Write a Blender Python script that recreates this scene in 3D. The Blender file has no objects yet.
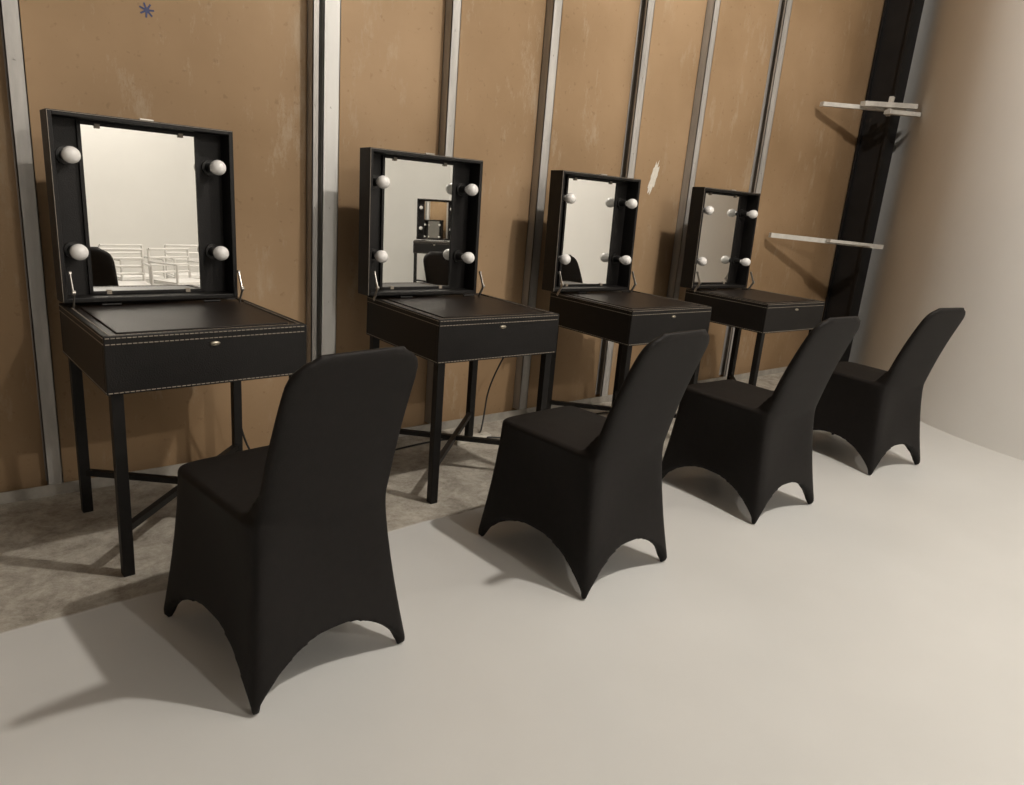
import bpy, bmesh, math, random
from mathutils import Vector, Matrix
random.seed(3)
sc=bpy.context.scene
try:
    sc.view_settings.view_transform='Standard'
except Exception: pass

# ---------------------------------------------------------------- materials
def mat(name, col, rough=0.6, metal=0.0, spec=0.5, var=0.0, scale=8.0, bump=0.0, bscale=80.0, col2=None, sheen=0.0, coat=0.0, stretch=(1,1,1)):
    m=bpy.data.materials.new(name); m.use_nodes=True
    nt=m.node_tree; b=nt.nodes['Principled BSDF']
    b.inputs['Base Color'].default_value=(*col,1)
    b.inputs['Roughness'].default_value=rough
    b.inputs['Metallic'].default_value=metal
    b.inputs['Specular IOR Level'].default_value=spec
    if sheen: b.inputs['Sheen Weight'].default_value=sheen
    if coat: b.inputs['Coat Weight'].default_value=coat
    tc=nt.nodes.new('ShaderNodeTexCoord'); mp=nt.nodes.new('ShaderNodeMapping')
    mp.inputs['Scale'].default_value=stretch
    nt.links.new(tc.outputs['Object'],mp.inputs['Vector'])
    if var>0 or col2:
        n=nt.nodes.new('ShaderNodeTexNoise'); n.inputs['Scale'].default_value=scale
        n.inputs['Detail'].default_value=6; n.inputs['Roughness'].default_value=0.6
        nt.links.new(mp.outputs['Vector'],n.inputs['Vector'])
        r=nt.nodes.new('ShaderNodeValToRGB')
        c2=col2 if col2 else tuple(c*(1-var) for c in col)
        r.color_ramp.elements[0].position=0.35; r.color_ramp.elements[1].position=0.65
        r.color_ramp.elements[0].color=(*c2,1); r.color_ramp.elements[1].color=(*col,1)
        nt.links.new(n.outputs['Fac'],r.inputs['Fac']); nt.links.new(r.outputs['Color'],b.inputs['Base Color'])
    if bump>0:
        n2=nt.nodes.new('ShaderNodeTexNoise'); n2.inputs['Scale'].default_value=bscale; n2.inputs['Detail'].default_value=4
        nt.links.new(mp.outputs['Vector'],n2.inputs['Vector'])
        bp=nt.nodes.new('ShaderNodeBump'); bp.inputs['Strength'].default_value=bump; bp.inputs['Distance'].default_value=0.01
        nt.links.new(n2.outputs['Fac'],bp.inputs['Height']); nt.links.new(bp.outputs['Normal'],b.inputs['Normal'])
    return m

def board_mat():
    m=bpy.data.materials.new('plasterboard_brown_paper'); m.use_nodes=True
    nt=m.node_tree; b=nt.nodes['Principled BSDF']; L=nt.links.new; N=nt.nodes.new
    geo=N('ShaderNodeNewGeometry')
    n1=N('ShaderNodeTexNoise'); n1.inputs['Scale'].default_value=1.0; n1.inputs['Detail'].default_value=6; L(geo.outputs['Position'],n1.inputs['Vector'])
    r1=N('ShaderNodeValToRGB'); r1.color_ramp.elements[0].position=.32; r1.color_ramp.elements[1].position=.68
    r1.color_ramp.elements[0].color=(0.25,0.160,0.083,1); r1.color_ramp.elements[1].color=(0.38,0.258,0.15,1)
    L(n1.outputs['Fac'],r1.inputs['Fac'])
    mp=N('ShaderNodeMapping'); mp.inputs['Scale'].default_value=(2.6,2.6,.9); L(geo.outputs['Position'],mp.inputs['Vector'])
    n2=N('ShaderNodeTexNoise'); n2.inputs['Scale'].default_value=2.6; n2.inputs['Detail'].default_value=14; n2.inputs['Roughness'].default_value=.8; L(mp.outputs['Vector'],n2.inputs['Vector'])
    r2=N('ShaderNodeValToRGB'); r2.color_ramp.elements[0].position=.55; r2.color_ramp.elements[1].position=.74
    r2.color_ramp.elements[0].color=(0,0,0,1); r2.color_ramp.elements[1].color=(.75,.75,.75,1); L(n2.outputs['Fac'],r2.inputs['Fac'])
    mx=N('ShaderNodeMix'); mx.data_type='RGBA'; L(r2.outputs[0],mx.inputs[0]); L(r1.outputs[0],mx.inputs[6]); mx.inputs[7].default_value=(.47,.39,.29,1)
    n3=N('ShaderNodeTexNoise'); n3.inputs['Scale'].default_value=38; n3.inputs['Detail'].default_value=4; L(geo.outputs['Position'],n3.inputs['Vector'])
    r3=N('ShaderNodeValToRGB'); r3.color_ramp.elements[0].position=.27; r3.color_ramp.elements[1].position=.36
    r3.color_ramp.elements[0].color=(.84,.82,.80,1); r3.color_ramp.elements[1].color=(1,1,1,1); L(n3.outputs['Fac'],r3.inputs['Fac'])
    m3=N('ShaderNodeMix'); m3.data_type='RGBA'; m3.blend_type='MULTIPLY'; m3.inputs[0].default_value=1; L(mx.outputs[2],m3.inputs[6]); L(r3.outputs[0],m3.inputs[7])
    L(m3.outputs[2],b.inputs['Base Color']); b.inputs['Roughness'].default_value=.7; b.inputs['Specular IOR Level'].default_value=.3
    return m
M_dry=board_mat()
M_white=mat('white_painted_wall',(0.84,0.83,0.80),0.65,var=0.04,scale=1.2,spec=0.3)
M_side=mat('grey_painted_wall',(0.22,0.21,0.20),0.8,var=0.05,scale=1.2,spec=0.3)
M_ceil=mat('ceiling_paint',(0.10,0.095,0.09),0.8,var=0.05)
M_stud=mat('galvanised_steel',(0.52,0.50,0.47),0.5,metal=0.3,var=0.3,scale=14,stretch=(1,1,0.15))
M_studw=mat('white_steel_stud',(0.74,0.73,0.70),0.5,metal=0.1,var=0.1,scale=9,stretch=(1,1,0.15))
M_trk=mat('floor_track_steel',(0.46,0.43,0.38),0.6,metal=0.3,var=0.3,scale=10)
M_wood=mat('black_leatherette_case',(0.0072,0.0060,0.0055),0.5,var=0.35,scale=14,spec=0.33,bump=0.16,bscale=240)
M_top=mat('dark_veneer_top',(0.019,0.013,0.010),0.42,col2=(0.009,0.0065,0.005),scale=5,spec=0.38,stretch=(1,12,1),bump=0.06,bscale=20)
M_leg=mat('black_steel_tube',(0.009,0.008,0.0072),0.5,spec=0.3,var=0.3,scale=20)
M_line=mat('edge_stitching',(0.33,0.285,0.23),0.5,metal=0.1,var=0.3,scale=30)
M_gold=mat('dull_nickel_lock',(0.42,0.38,0.30),0.4,metal=0.8,var=0.1,scale=50)
M_chrome=mat('zinc_stay',(0.50,0.47,0.43),0.35,metal=0.8,var=0.1,scale=50)
M_mirror=mat('mirror_glass',(0.93,0.93,0.90),0.01,metal=1.0)
M_bulb=mat('frosted_bulb_glass',(0.84,0.825,0.80),0.25,spec=0.6,var=0.02,scale=30)
M_socket=mat('black_bakelite',(0.012,0.011,0.010),0.35,var=0.2,scale=40)
M_cloth=mat('black_spandex',(0.0082,0.0066,0.0059),0.62,spec=0.24,var=0.3,scale=40,bump=0.08,bscale=260)
M_col=mat('black_painted_steel',(0.012,0.011,0.011),0.5,var=0.4,scale=6,spec=0.4)
M_batten=mat('white_batten',(0.66,0.64,0.59),0.6,var=0.2,scale=12)
M_cable=mat('black_cable',(0.012,0.011,0.010),0.5,var=0.1,scale=30)
M_plas=mat('white_plastic_enamel',(0.82,0.81,0.79),0.35,var=0.03,scale=10)
M_paint=mat('paint_smear',(0.74,0.70,0.62),0.7,var=0.15,scale=50)
M_ink=mat('blue_ink',(0.05,0.06,0.14),0.7,var=0.2,scale=50)
M_sock2=mat('wall_socket_white',(0.6,0.57,0.5),0.5,var=0.1,scale=20)

def floor_mat():
    m=bpy.data.materials.new('painted_floor_and_bare_concrete'); m.use_nodes=True
    nt=m.node_tree; b=nt.nodes['Principled BSDF']; L=nt.links.new; N=nt.nodes.new
    geo=N('ShaderNodeNewGeometry'); sep=N('ShaderNodeSeparateXYZ'); L(geo.outputs['Position'],sep.inputs[0])
    n=N('ShaderNodeTexNoise'); n.inputs['Scale'].default_value=5; n.inputs['Detail'].default_value=8; L(geo.outputs['Position'],n.inputs['Vector'])
    ma=N('ShaderNodeMath'); ma.operation='MULTIPLY_ADD'; L(n.outputs['Fac'],ma.inputs[0]); ma.inputs[1].default_value=0.045; L(sep.outputs['Y'],ma.inputs[2])
    mr=N('ShaderNodeMapRange'); mr.inputs['From Min'].default_value=2.118; mr.inputs['From Max'].default_value=2.128; L(ma.outputs[0],mr.inputs['Value'])
    n1=N('ShaderNodeTexNoise'); n1.inputs['Scale'].default_value=1.3; n1.inputs['Detail'].default_value=5; L(geo.outputs['Position'],n1.inputs['Vector'])
    r1=N('ShaderNodeValToRGB'); r1.color_ramp.elements[0].color=(0.60,0.60,0.58,1); r1.color_ramp.elements[1].color=(0.665,0.665,0.645,1)
    r1.color_ramp.elements[0].position=.3; r1.color_ramp.elements[1].position=.7
    L(n1.outputs['Fac'],r1.inputs['Fac'])
    n2=N('ShaderNodeTexNoise'); n2.inputs['Scale'].default_value=8; n2.inputs['Detail'].default_value=15; n2.inputs['Roughness'].default_value=.85; n2.inputs['Distortion'].default_value=.2; L(geo.outputs['Position'],n2.inputs['Vector'])
    r2=N('ShaderNodeValToRGB'); r2.color_ramp.elements[0].color=(0.20,0.175,0.14,1); r2.color_ramp.elements[1].color=(0.50,0.465,0.40,1)
    r2.color_ramp.elements[0].position=.36; r2.color_ramp.elements[1].position=.60
    L(n2.outputs['Fac'],r2.inputs['Fac'])
    mx=N('ShaderNodeMix'); mx.data_type='RGBA'; L(mr.outputs[0],mx.inputs[0]); L(r1.outputs[0],mx.inputs[6]); L(r2.outputs[0],mx.inputs[7]); L(mx.outputs[2],b.inputs['Base Color'])
    mr2=N('ShaderNodeMapRange'); mr2.inputs['To Min'].default_value=.30; mr2.inputs['To Max'].default_value=.9; L(mr.outputs[0],mr2.inputs['Value']); L(mr2.outputs[0],b.inputs['Roughness'])
    bp=N('ShaderNodeBump'); bp.inputs['Strength'].default_value=.35; bp.inputs['Distance'].default_value=.008
    mm=N('ShaderNodeMath'); mm.operation='MULTIPLY'; L(n2.outputs['Fac'],mm.inputs[0]); L(mr.outputs[0],mm.inputs[1]); L(mm.outputs[0],bp.inputs['Height']); L(bp.outputs[0],b.inputs['Normal'])
    b.inputs['Specular IOR Level'].default_value=.45
    return m
M_floor=floor_mat()

# ---------------------------------------------------------------- mesh helpers
def obj_from_bm(name,bm,m,parent=None,smooth=False):
    me=bpy.data.meshes.new(name); bm.to_mesh(me); bm.free()
    ob=bpy.data.objects.new(name,me); sc.collection.objects.link(ob)
    if m: me.materials.append(m)
    if smooth:
        for p in me.polygons: p.use_smooth=True
    if parent: ob.parent=parent
    return ob
def add_box(bm,x0,x1,y0,y1,z0,z1,bev=0):
    r=bmesh.ops.create_cube(bm,size=1); vs=r['verts']
    for v in vs:
        v.co=Vector((x0+(v.co.x+.5)*(x1-x0),y0+(v.co.y+.5)*(y1-y0),z0+(v.co.z+.5)*(z1-z0)))
    if bev:
        es=list({e for v in vs for e in v.link_edges})
        bmesh.ops.bevel(bm,geom=es,offset=bev,segments=2,affect='EDGES',profile=.6)
def box(name,x0,x1,y0,y1,z0,z1,m,parent=None,bev=0.0):
    bm=bmesh.new(); add_box(bm,x0,x1,y0,y1,z0,z1,bev); return obj_from_bm(name,bm,m,parent)
def add_tube(bm,p0,p1,r,seg=10,r2=None):
    p0=Vector(p0);p1=Vector(p1);d=p1-p0
    q=d.to_track_quat('Z','Y').to_matrix().to_4x4(); q.translation=(p0+p1)/2
    bmesh.ops.create_cone(bm,cap_ends=True,segments=seg,radius1=r,radius2=r if r2 is None else r2,depth=d.length,matrix=q)
def add_bar(bm,p0,p1,w,h):
    p0=Vector(p0);p1=Vector(p1);d=p1-p0
    q=d.to_track_quat('X','Z').to_matrix().to_4x4(); q.translation=(p0+p1)/2
    bmesh.ops.create_cube(bm,size=1,matrix=q@Matrix.Diagonal((d.length,w,h,1)))
def curve(name,pts,r,m,parent=None):
    cu=bpy.data.curves.new(name,'CURVE'); cu.dimensions='3D'; cu.bevel_depth=r; cu.bevel_resolution=3
    s=cu.splines.new('NURBS'); s.points.add(len(pts)-1)
    for p,c in zip(s.points,pts): p.co=(*c,1)
    s.use_endpoint_u=True; s.order_u=3
    cu.materials.append(m)
    o=bpy.data.objects.new(name,cu); sc.collection.objects.link(o)
    if parent:o.parent=parent
    return o
def empty(name,loc=(0,0,0),rot=0,parent=None):
    e=bpy.data.objects.new(name,None); sc.collection.objects.link(e); e.location=loc; e.rotation_euler=(0,0,rot); e.empty_display_size=.1
    if parent: e.parent=parent
    return e

# ---------------------------------------------------------------- room shell
WY=3.06; CE=4.6; RY=-5.2
box('wall_back',-2.6,6.5,WY,WY+.04,0,CE,M_dry)
box('floor',-2.6,7.1,RY,3.2,-.06,0,M_floor)
box('ceiling',-2.6,7.1,RY,3.2,CE,CE+.05,M_ceil)
box('wall_left',-2.65,-2.6,RY,3.1,0,CE,M_side)
box('wall_rear',-2.6,7.1,RY-.05,RY,0,CE,M_white)
pl=[Vector(p) for p in [(6.46,3.06),(6.34,2.75),(5.66,2.27),(5.10,1.78),(4.82,1.09),(4.76,0.2),(4.75,-.9),(4.80,-1.3),(5.3,-1.45),(7.0,-1.5),(7.05,-2.2),(7.05,-5.2)]]
for it in range(3):
    q=[pl[0]]
    for a,b in zip(pl[:-1],pl[1:]):
        q+= [a*.75+b*.25,a*.25+b*.75]
    q.append(pl[-1]); pl=q
bm=bmesh.new()
cols=[]
for p in pl:
    cols.append([bm.verts.new((p.x,p.y,z)) for z in (0,CE)])
for a,b in zip(cols[:-1],cols[1:]): bm.faces.new((a[0],b[0],b[1],a[1]))
wr=obj_from_bm('wall_right',bm,M_white,smooth=True)

def stud(X,w,m,side=1,dep=.06):
    bm=bmesh.new(); y0=WY-dep; t=.004
    add_box(bm,X-w/2,X+w/2,y0,y0+t,.04,CE)
    add_box(bm,X-w/2,X+w/2,WY-t,WY-.0005,.04,CE)
    xs=X-w/2 if side<0 else X+w/2-t
    add_box(bm,xs,xs+t,y0,WY-.0005,.04,CE)
    xl=X+w/2-t if side<0 else X-w/2
    add_box(bm,xl,xl+t,y0,y0+.015,.04,CE)
    z=.3
    while z<3.4:
        add_tube(bm,(X,y0-.003,z),(X,y0+.001,z),.005,8); z+=.42
    return obj_from_bm('wall_stud',bm,m)
for X,w,m,s in [(-.35,.05,M_stud,1),(.270,.052,M_stud,1),(1.315,.03,M_stud,-1),(1.385,.075,M_studw,1),(2.00,.05,M_stud,-1),(2.62,.06,M_stud,-1),(3.32,.06,M_stud,1),(3.92,.055,M_stud,-1),(4.70,.07,M_stud,1)]:
    stud(X,w,m,s)
bm=bmesh.new()
add_box(bm,-2.59,6.35,WY-.064,WY-.060,0,.045); add_box(bm,-2.59,6.35,WY-.06,WY-.0005,0,.004)
obj_from_bm('baseboard_back_track',bm,M_trk)
def splat(name,c,rx,rz,m,rot=0,spikes=0,n=28):
    bm=bmesh.new(); vs=[]
    for i in range(n):
        a=2*math.pi*i/n; k=1+random.uniform(-.25,.25)
        if spikes: k=1.15 if i%4<2 else .45
        x=rx*k*math.cos(a); z=rz*k*math.sin(a)
        vs.append(bm.verts.new((c[0]+x*math.cos(rot)-z*math.sin(rot),WY-.0015,c[1]+x*math.sin(rot)+z*math.cos(rot))))
    f=bm.faces.new(vs); r=bmesh.ops.extrude_face_region(bm,geom=[f])
    for v in [g for g in r['geom'] if isinstance(g,bmesh.types.BMVert)]: v.co.y+=.0012
    bmesh.ops.recalc_face_normals(bm,faces=bm.faces)
    return obj_from_bm(name,bm,m)
splat('paint_mark',(3.60,1.44),.028,.10,M_paint,rot=-.3)
splat('ink_mark',(.69,1.80),.022,.022,M_ink,spikes=1)

bm=bmesh.new()
add_box(bm,6.10,6.28,2.82,2.835,0,CE); add_box(bm,6.10,6.28,3.03,3.045,0,CE); add_box(bm,6.13,6.145,2.835,3.03,0,CE)
add_box(bm,6.08,6.13,2.805,2.82,0,CE)
obj_from_bm('steel_column',bm,M_col)
bm=bmesh.new()
add_bar(bm,(5.33,2.99,2.115),(6.06,2.70,2.15),.04,.03)
add_bar(bm,(5.62,2.82,2.15),(6.10,2.64,2.185),.05,.035)
add_bar(bm,(5.80,2.71,2.11),(6.08,2.60,2.12),.06,.03)
add_bar(bm,(5.86,2.73,2.09),(5.88,2.73,2.23),.03,.03)
obj_from_bm('timber_batten',bm,M_batten)
bm=bmesh.new()
add_bar(bm,(4.95,3.0,1.13),(5.95,2.60,1.10),.03,.035)
add_bar(bm,(5.40,2.77,1.122),(5.80,2.61,1.11),.05,.022)
obj_from_bm('timber_batten',bm,M_batten)

# ---------------------------------------------------------------- dressing table
W=.620; D=.60; ZB=.60; ZT=.776
def dressing_table(x,y,rotdeg,tilt=1.2,lx=0.0,Lw=.588):
    E=empty('dressing_table',(x,y,0),math.radians(rotdeg))
    t=.034
    k=1
    for ax,ly in ((.012,.012),(W-.012-t,.012),(.012,D-.012-t),(W-.012-t,D-.012-t)):
        box('leg_%d'%k,ax,ax+t,ly,ly+t,0,ZB+.001,M_leg,E,.003); k+=1
    c=.012+t/2
    bm=bmesh.new()
    add_bar(bm,(c,c,.155),(W-c,D-c,.155),.022,.022)
    add_bar(bm,(W-c,c,.155),(c,D-c,.155),.022,.021)
    obj_from_bm('cross_brace',bm,M_leg,E)
    bm=bmesh.new()
    add_box(bm,0,W,0,.018,ZB,ZT,.004); add_box(bm,0,W,D-.018,D,ZB,ZT,.004)
    add_box(bm,0,.018,.017,D-.017,ZB,ZT,.003); add_box(bm,W-.018,W,.017,D-.017,ZB,ZT,.003)
    add_box(bm,.015,W-.015,.015,D-.015,ZB+.004,ZB+.014)
    obj_from_bm('case',bm,M_wood,E)
    box('writing_panel',.017,W-.017,.017,D-.017,ZT-.02,ZT-.004,M_top,E)
    box('raised_panel',.045,W-.045,.045,D-.10,ZT-.004,ZT+.001,M_top,E,.002)
    bm=bmesh.new(); l=.0026; st=.011; gap=.0035
    def row_x(x0,x1,y,z):
        a=x0
        while a<x1-st: add_box(bm,a,a+st,y-l/2,y+l/2,z-l/2,z+l/2); a+=st+gap
    def row_y(y0,y1,x,z):
        a=y0
        while a<y1-st: add_box(bm,x-l/2,x+l/2,a,a+st,z-l/2,z+l/2); a+=st+gap
    for z in (ZT-.006,ZT-.024,ZB+.007):
        row_x(.004,W-.004,0,z); row_y(.004,D-.004,0,z); row_y(.004,D-.004,W,z)
    row_x(.02,W-.02,.019,ZT-.001); row_y(.02,D-.1,.019,ZT-.001); row_y(.02,D-.1,W-.019,ZT-.001)
    obj_from_bm('edge_stitching',bm,M_line,E)
    bm=bmesh.new(); mtx=Matrix.Translation((W/2,-.003,ZT-.042))@Matrix.Rotation(math.pi/2,4,'X')@Matrix.Diagonal((1.8,.8,1,1))
    bmesh.ops.create_cone(bm,cap_ends=True,segments=20,radius1=.0095,radius2=.007,depth=.006,matrix=mtx)
    obj_from_bm('lock_plate',bm,M_gold,E,True)
    Lh=.612; Ld=.095; y1=D-.005
    Ld_e=empty('lid',(lx,y1,ZT+.012),0,E); Ld_e.rotation_euler=(math.radians(-tilt),0,0)
    s=.016
    bm=bmesh.new()
    add_box(bm,0,s,-Ld,0,0,Lh,.003); add_box(bm,Lw-s,Lw,-Ld,0,0,Lh,.003)
    add_box(bm,s-.001,Lw-s+.001,-Ld,0,Lh-s,Lh,.003); add_box(bm,s-.001,Lw-s+.001,-Ld,0,0,s,.003)
    obj_from_bm('lid_frame',bm,M_wood,Ld_e)
    box('lid_back',s-.001,Lw-s+.001,-.012,-.001,s-.001,Lh-s+.001,M_wood,Ld_e)
    ml,mr=.106,Lw-.112
    box('mirror',ml,mr,-.020,-.0125,.028,Lh-.030,M_mirror,Ld_e)
    bm=bmesh.new()
    for a,b,c0,c1 in ((ml-.010,ml+.001,.018,Lh-.02),(mr-.001,mr+.010,.018,Lh-.02),(ml-.010,mr+.010,.018,.0285),(ml-.010,mr+.010,Lh-.031,Lh-.02)):
        add_box(bm,a,b,-.026,-.0121,c0,c1)
    obj_from_bm('mirror_bead',bm,M_wood,Ld_e)
    bm=bmesh.new()
    e=.001
    add_box(bm,.003,Lw-.003,-Ld-e,-Ld+.001,Lh-.004,Lh-.0025); add_box(bm,.002,.0035,-Ld-e,-Ld+.001,.003,Lh-.003)
    for xx,zz in ((ml+.05,Lh-.035),(mr-.05,Lh-.035),(ml+.05,.022),(mr-.05,.022)): add_box(bm,xx-.008,xx+.008,-.028,-.0255,zz-.004,zz+.010)
    obj_from_bm('lid_trim',bm,M_line,Ld_e)
    n=1
    for bx in (.058,Lw-.062):
        for bz in (.170,.478):
            bm=bmesh.new()
            add_tube(bm,(bx,-.0125,bz),(bx,-.022,bz),.028,20)
            add_tube(bm,(bx,-.022,bz),(bx,-.062,bz),.0185,20,.0165)
            obj_from_bm('lamp_socket_%d'%n,bm,M_socket,Ld_e)
            prof=[(.0125,-.060),(.0135,-.068),(.017,-.076),(.0225,-.084),(.026,-.094),(.0272,-.104),(.026,-.114),(.0222,-.122),(.016,-.128),(.008,-.131),(.0004,-.132)]
            bm=bmesh.new(); S=24; rings=[[bm.verts.new((bx+r*math.cos(2*math.pi*i/S),yy,bz+r*math.sin(2*math.pi*i/S))) for i in range(S)] for r,yy in prof]
            for a,b in zip(rings[:-1],rings[1:]):
                for i in range(S): bm.faces.new((a[i],a[(i+1)%S],b[(i+1)%S],b[i]))
            bmesh.ops.recalc_face_normals(bm,faces=bm.faces)
            obj_from_bm('light_bulb_%d'%n,bm,M_bulb,Ld_e,True); n+=1
    bm=bmesh.new(); add_box(bm,Lw/2-.022,Lw/2+.022,-Ld-.002,-Ld+.014,Lh-.001,Lh+.004,.001)
    obj_from_bm('catch',bm,M_chrome,Ld_e)
    for i,xx in enumerate((.026+lx,W-.034+lx)):
        bm=bmesh.new()
        add_bar(bm,(xx,D-.105,ZT+.115),(xx,D-.135,ZT+.055),.003,.012)
        add_bar(bm,(xx+.003,D-.135,ZT+.055),(xx+.003,D-.10,ZT-.004),.003,.012)
        add_tube(bm,(xx-.003,D-.135,ZT+.055),(xx+.006,D-.135,ZT+.055),.008,12)
        add_tube(bm,(xx-.003,D-.105,ZT+.115),(xx+.004,D-.105,ZT+.115),.007,12)
        obj_from_bm('lid_stay_%d'%(i+1),bm,M_chrome,E)
    bm=bmesh.new()
    for xx in (.14,W-.14): add_tube(bm,(xx-.03,D-.104,ZT+.006),(xx+.03,D-.104,ZT+.006),.004,10)
    obj_from_bm('hinge',bm,M_leg,E)
    return E
dressing_table(.345,2.225,3.2,lx=-.004,tilt=1.4,Lw=.584)
dressing_table(1.475,2.215,-.5,lx=-.048,Lw=.575)
dressing_table(2.56,2.20,-1.0,lx=-.070,Lw=.582)
dressing_table(3.70,2.18,-2.0,lx=-.070,Lw=.575)
dressing_table(5.94,-3.28,-148)

# ---------------------------------------------------------------- covered banquet chair
def chair_mesh():
    bm=bmesh.new(); N=120
    def sq(i,n):
        q=4*(i+.5)/N; k=int(q); f=2*(q-k)-1
        px,py=[(1,f),(-f,1),(-1,-f),(f,-1)][k]
        r=1/((abs(px)**n+abs(py)**n)**(1/n))
        return px*r,py*r,min(abs(px),abs(py)),k
    SH=.462
    rings=[]
    S=20
    for j in range(S+1):
        s=j/S; ring=[]
        for i in range(N):
            cx,cy,t,k4=sq(i,10)
            zh=.140*(1-t**2.2)
            k=(1-s)**1.35
            hw=.196+.050*k
            rear=.040-.066*k; front=.520+.046*k
            pull=.034*(1-t**2)*(1-s)**.8+.012*(1-t**2)*math.sin(math.pi*s)
            x=cx*hw; y=(rear+front)/2+cy*(front-rear)/2
            if k4 in (0,2): x-=math.copysign(pull,cx)
            else: y-=math.copysign(pull,cy)
            z=zh+(SH-zh)*s
            ring.append(bm.verts.new((x,y,z)))
        rings.append(ring)
    cyy=.28
    for f,dz in ((.985,.007),(.94,.013),(.7,.017),(.4,.020),(.1,.021)):
        rings.append([bm.verts.new((v.co.x*f,cyy+(v.co.y-cyy)*f,SH+dz)) for v in rings[S]])
    under=[]
    for f,dz in ((.90,.004),(.80,.10),(.5,.22),(.2,.26)):
        r=[]
        for v in rings[0]:
            z=v.co.z+dz*(1-v.co.z/.3)
            if f>.85: z=v.co.z+.004
            r.append(bm.verts.new((v.co.x*f,.27+(v.co.y-.27)*f,z)))
        under.append(r)
    def bridge(a,b):
        for i in range(N): bm.faces.new((a[i],a[(i+1)%N],b[(i+1)%N],b[i]))
    for a,b in zip(rings[:-1],rings[1:]): bridge(a,b)
    bm.faces.new(rings[-1])
    bridge(under[0],rings[0])
    for a,b in zip(under[:-1],under[1:]): bridge(b,a)
    bm.faces.new(list(reversed(under[-1])))
    R=[]
    zs=[.36,.42,.48,.55,.62,.69,.75,.80,.835,.86,.878,.888,.894,.897]
    for z in zs:
        u=(z-.42)/.48
        yc=.078-.162*max(u,-.1)+.015*math.sin(math.pi*max(0,min(1,u)))
        hw=.182-.008*max(0,min(1,u))+.004*math.sin(math.pi*min(1,max(0,u)))
        if z>.81:
            q=(z-.81)/.088; hw*= (max(0,1-q**3.0))**(1/3.0)
            hw=max(hw,.115)
        th=.030-.013*max(0,u)
        if z>.875: th*=max(.3,(1-((z-.875)/.023)**2))**.5
        r=[]
        for i in range(N):
            cx,cy,_,_=sq(i,4)
            r.append(bm.verts.new((cx*hw+.006,yc+cy*th,z)))
        R.append(r)
    for a,b in zip(R[:-1],R[1:]): bridge(a,b)
    bm.faces.new(R[-1]); bm.faces.new(list(reversed(R[0])))
    g=[]
    for z,y1_,hw in ((.40,.15,.186),(.470,.125,.182),(.50,.10,.178),(.54,.075,.172)):
        g.append([bm.verts.new(p) for p in ((-hw,.05,z),(hw,.05,z),(hw,y1_,z),(-hw,y1_,z))])
    for a,b in zip(g[:-1],g[1:]):
        for i in range(4): bm.faces.new((a[i],a[(i+1)%4],b[(i+1)%4],b[i]))
    bm.faces.new(g[-1]); bm.faces.new(list(reversed(g[0])))
    for fx in (-1,1):
        for fy in (-1,1):
            add_tube(bm,(fx*.217,.27+fy*.262,0.0),(fx*.198,.27+fy*.242,.11),.0115,12,.012)
    bmesh.ops.recalc_face_normals(bm,faces=bm.faces)
    ob=obj_from_bm('tmp',bm,M_cloth)
    r=ob.modifiers.new('r','REMESH'); r.mode='VOXEL'; r.voxel_size=.0065
    s=ob.modifiers.new('s','SMOOTH'); s.iterations=7; s.factor=.6
    dg=bpy.context.evaluated_depsgraph_get(); dg.update()
    me=bpy.data.meshes.new_from_object(ob.evaluated_get(dg)); 
    bpy.data.objects.remove(ob)
    mz=min(v.co.z for v in me.vertices)
    for v in me.vertices: v.co.z=(v.co.z-mz)
    for p in me.polygons: p.use_smooth=True
    me.name='covered_banquet_chair'
    return me
cm=chair_mesh()
for x,y,r in ((.703,1.455,7.5),(1.755,1.38,3.5),(2.792,1.39,-2),(3.895,1.385,-8)):
    a=math.radians(r)
    o=bpy.data.objects.new('covered_banquet_chair',cm); sc.collection.objects.link(o)
    o.location=(x,y,0); o.rotation_euler=(0,0,a)

# ---------------------------------------------------------------- white chairs behind the camera (seen in the mirrors)
def white_chair(x,y,rot):
    bm=bmesh.new(); r=.011; h=.72; sw=.21; sd=.20
    for sx in (-1,1):
        add_tube(bm,(sx*sw,-sd,0),(sx*sw,-sd,.60),r); add_tube(bm,(sx*sw,sd,0),(sx*sw,sd+.03,h),r)
        add_tube(bm,(sx*sw,-sd,.60),(sx*sw,sd+.02,.60),r); add_tube(bm,(sx*sw,-sd,.41),(sx*sw,sd,.41),r)
    for z in (.50,.57,.64,h): add_tube(bm,(-sw,sd+.02,z),(sw,sd+.02,z),r)
    add_tube(bm,(-sw,-sd,.41),(sw,-sd,.41),r)
    add_box(bm,-sw,sw,-sd,sd,.415,.435,.006)
    o=obj_from_bm('white_armchair',bm,M_plas,smooth=False); o.location=(x,y,0); o.rotation_euler=(0,0,rot)
for i,(x,y,r) in enumerate(((1.15,-1.3,2.8),(1.75,-1.35,3.3),(2.35,-1.5,2.9),(1.45,-2.05,3.2),(2.1,-2.15,3.0),(2.7,-2.2,3.3))):
    white_chair(x,y,r)

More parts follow.
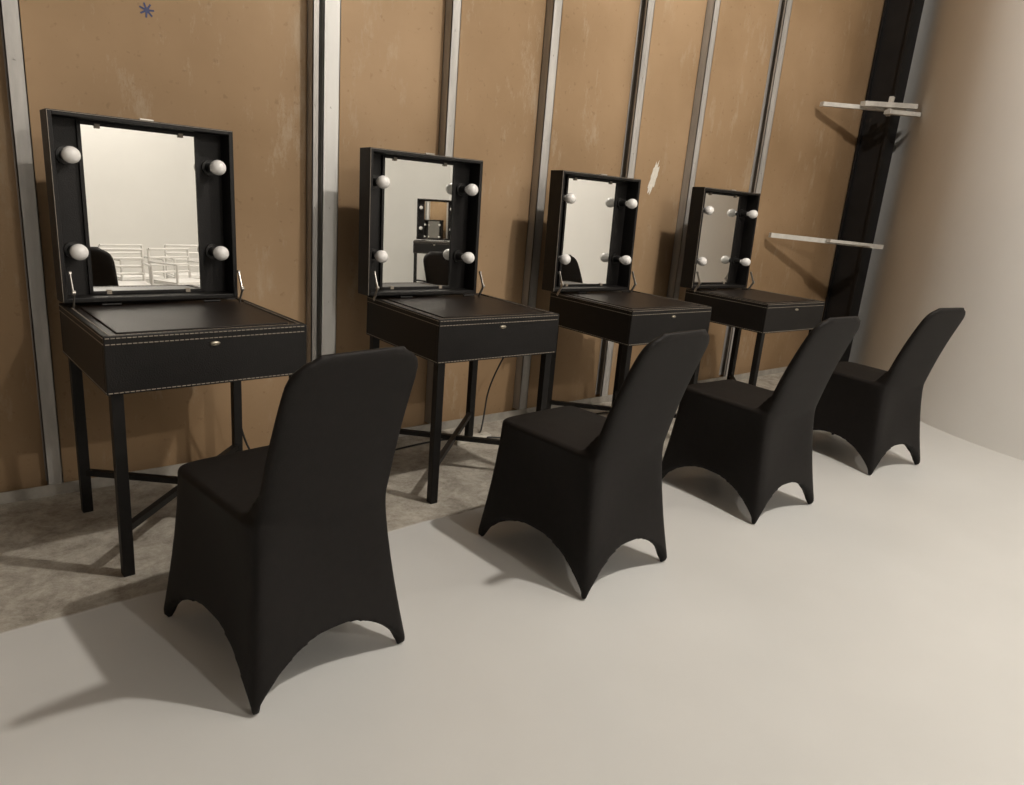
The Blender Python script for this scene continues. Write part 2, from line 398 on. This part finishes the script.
curve('power_cable',[(.87,2.80,.60),(.90,2.86,.45),(.93,2.9,.25),(.98,2.88,.06),(1.1,2.8,.008),(1.35,2.72,.006),(1.6,2.83,.006),(1.95,2.86,.006),(2.15,2.8,.008),(2.25,2.9,.02),(2.3,2.93,.3),(2.4,2.8,.60)],.0045,M_cable)
curve('power_cable',[(2.12,2.78,.02),(2.4,2.62,.006),(2.75,2.75,.006),(3.05,2.85,.006),(3.4,2.75,.006),(3.6,2.9,.05),(3.75,2.8,.6)],.0045,M_cable)
bm=bmesh.new(); add_box(bm,1.98,2.20,2.75,2.80,0,.03,.006)
for i in range(3): add_tube(bm,(2.02+.07*i,2.775,.029),(2.02+.07*i,2.775,.033),.016,14)
obj_from_bm('power_strip',bm,M_sock2)

# ---------------------------------------------------------------- lights
def lamp(x,y,z,e,r=.06,col=(1,.93,.845)):
    E=empty('downlight_or_fill',(x,y,z))
    bm=bmesh.new(); add_tube(bm,(0,0,r+.03),(0,0,CE-z),.05,20); obj_from_bm('lamp_housing',bm,M_col,E)
    ld=bpy.data.lights.new('lamp_light','POINT'); ld.energy=e; ld.shadow_soft_size=r; ld.color=col
    lo=bpy.data.objects.new('lamp_light',ld); sc.collection.objects.link(lo); lo.parent=E; lo.location=(0,0,-.03)
lamp(2.75,0.05,4.35,395,.08)
lamp(4.0,-.3,4.35,50,.08)  # fill lamp, added with its housing to lighten the curved right wall
lamp(2.2,-4.1,4.0,230)
w=bpy.data.worlds.new('world'); sc.world=w; w.use_nodes=True
w.node_tree.nodes['Background'].inputs[0].default_value=(.9,.85,.78,1); w.node_tree.nodes['Background'].inputs[1].default_value=.03

# ---------------------------------------------------------------- camera
cd=bpy.data.cameras.new('camera'); cam=bpy.data.objects.new('camera',cd); sc.collection.objects.link(cam)
R=Vector((.7785,-.6227,.0795)); F=Vector((.6193,.7411,-.2599)).normalized()
R=(R-R.dot(F)*F).normalized(); U=R.cross(F)
mw=Matrix((( R.x,U.x,-F.x,0),(R.y,U.y,-F.y,0),(R.z,U.z,-F.z,1.25),(0,0,0,1)))
cam.matrix_world=mw
cd.sensor_width=36; cd.lens=36*700/1024; cd.shift_x=.002; cd.shift_y=-.0063; cd.clip_start=.02
sc.camera=cam
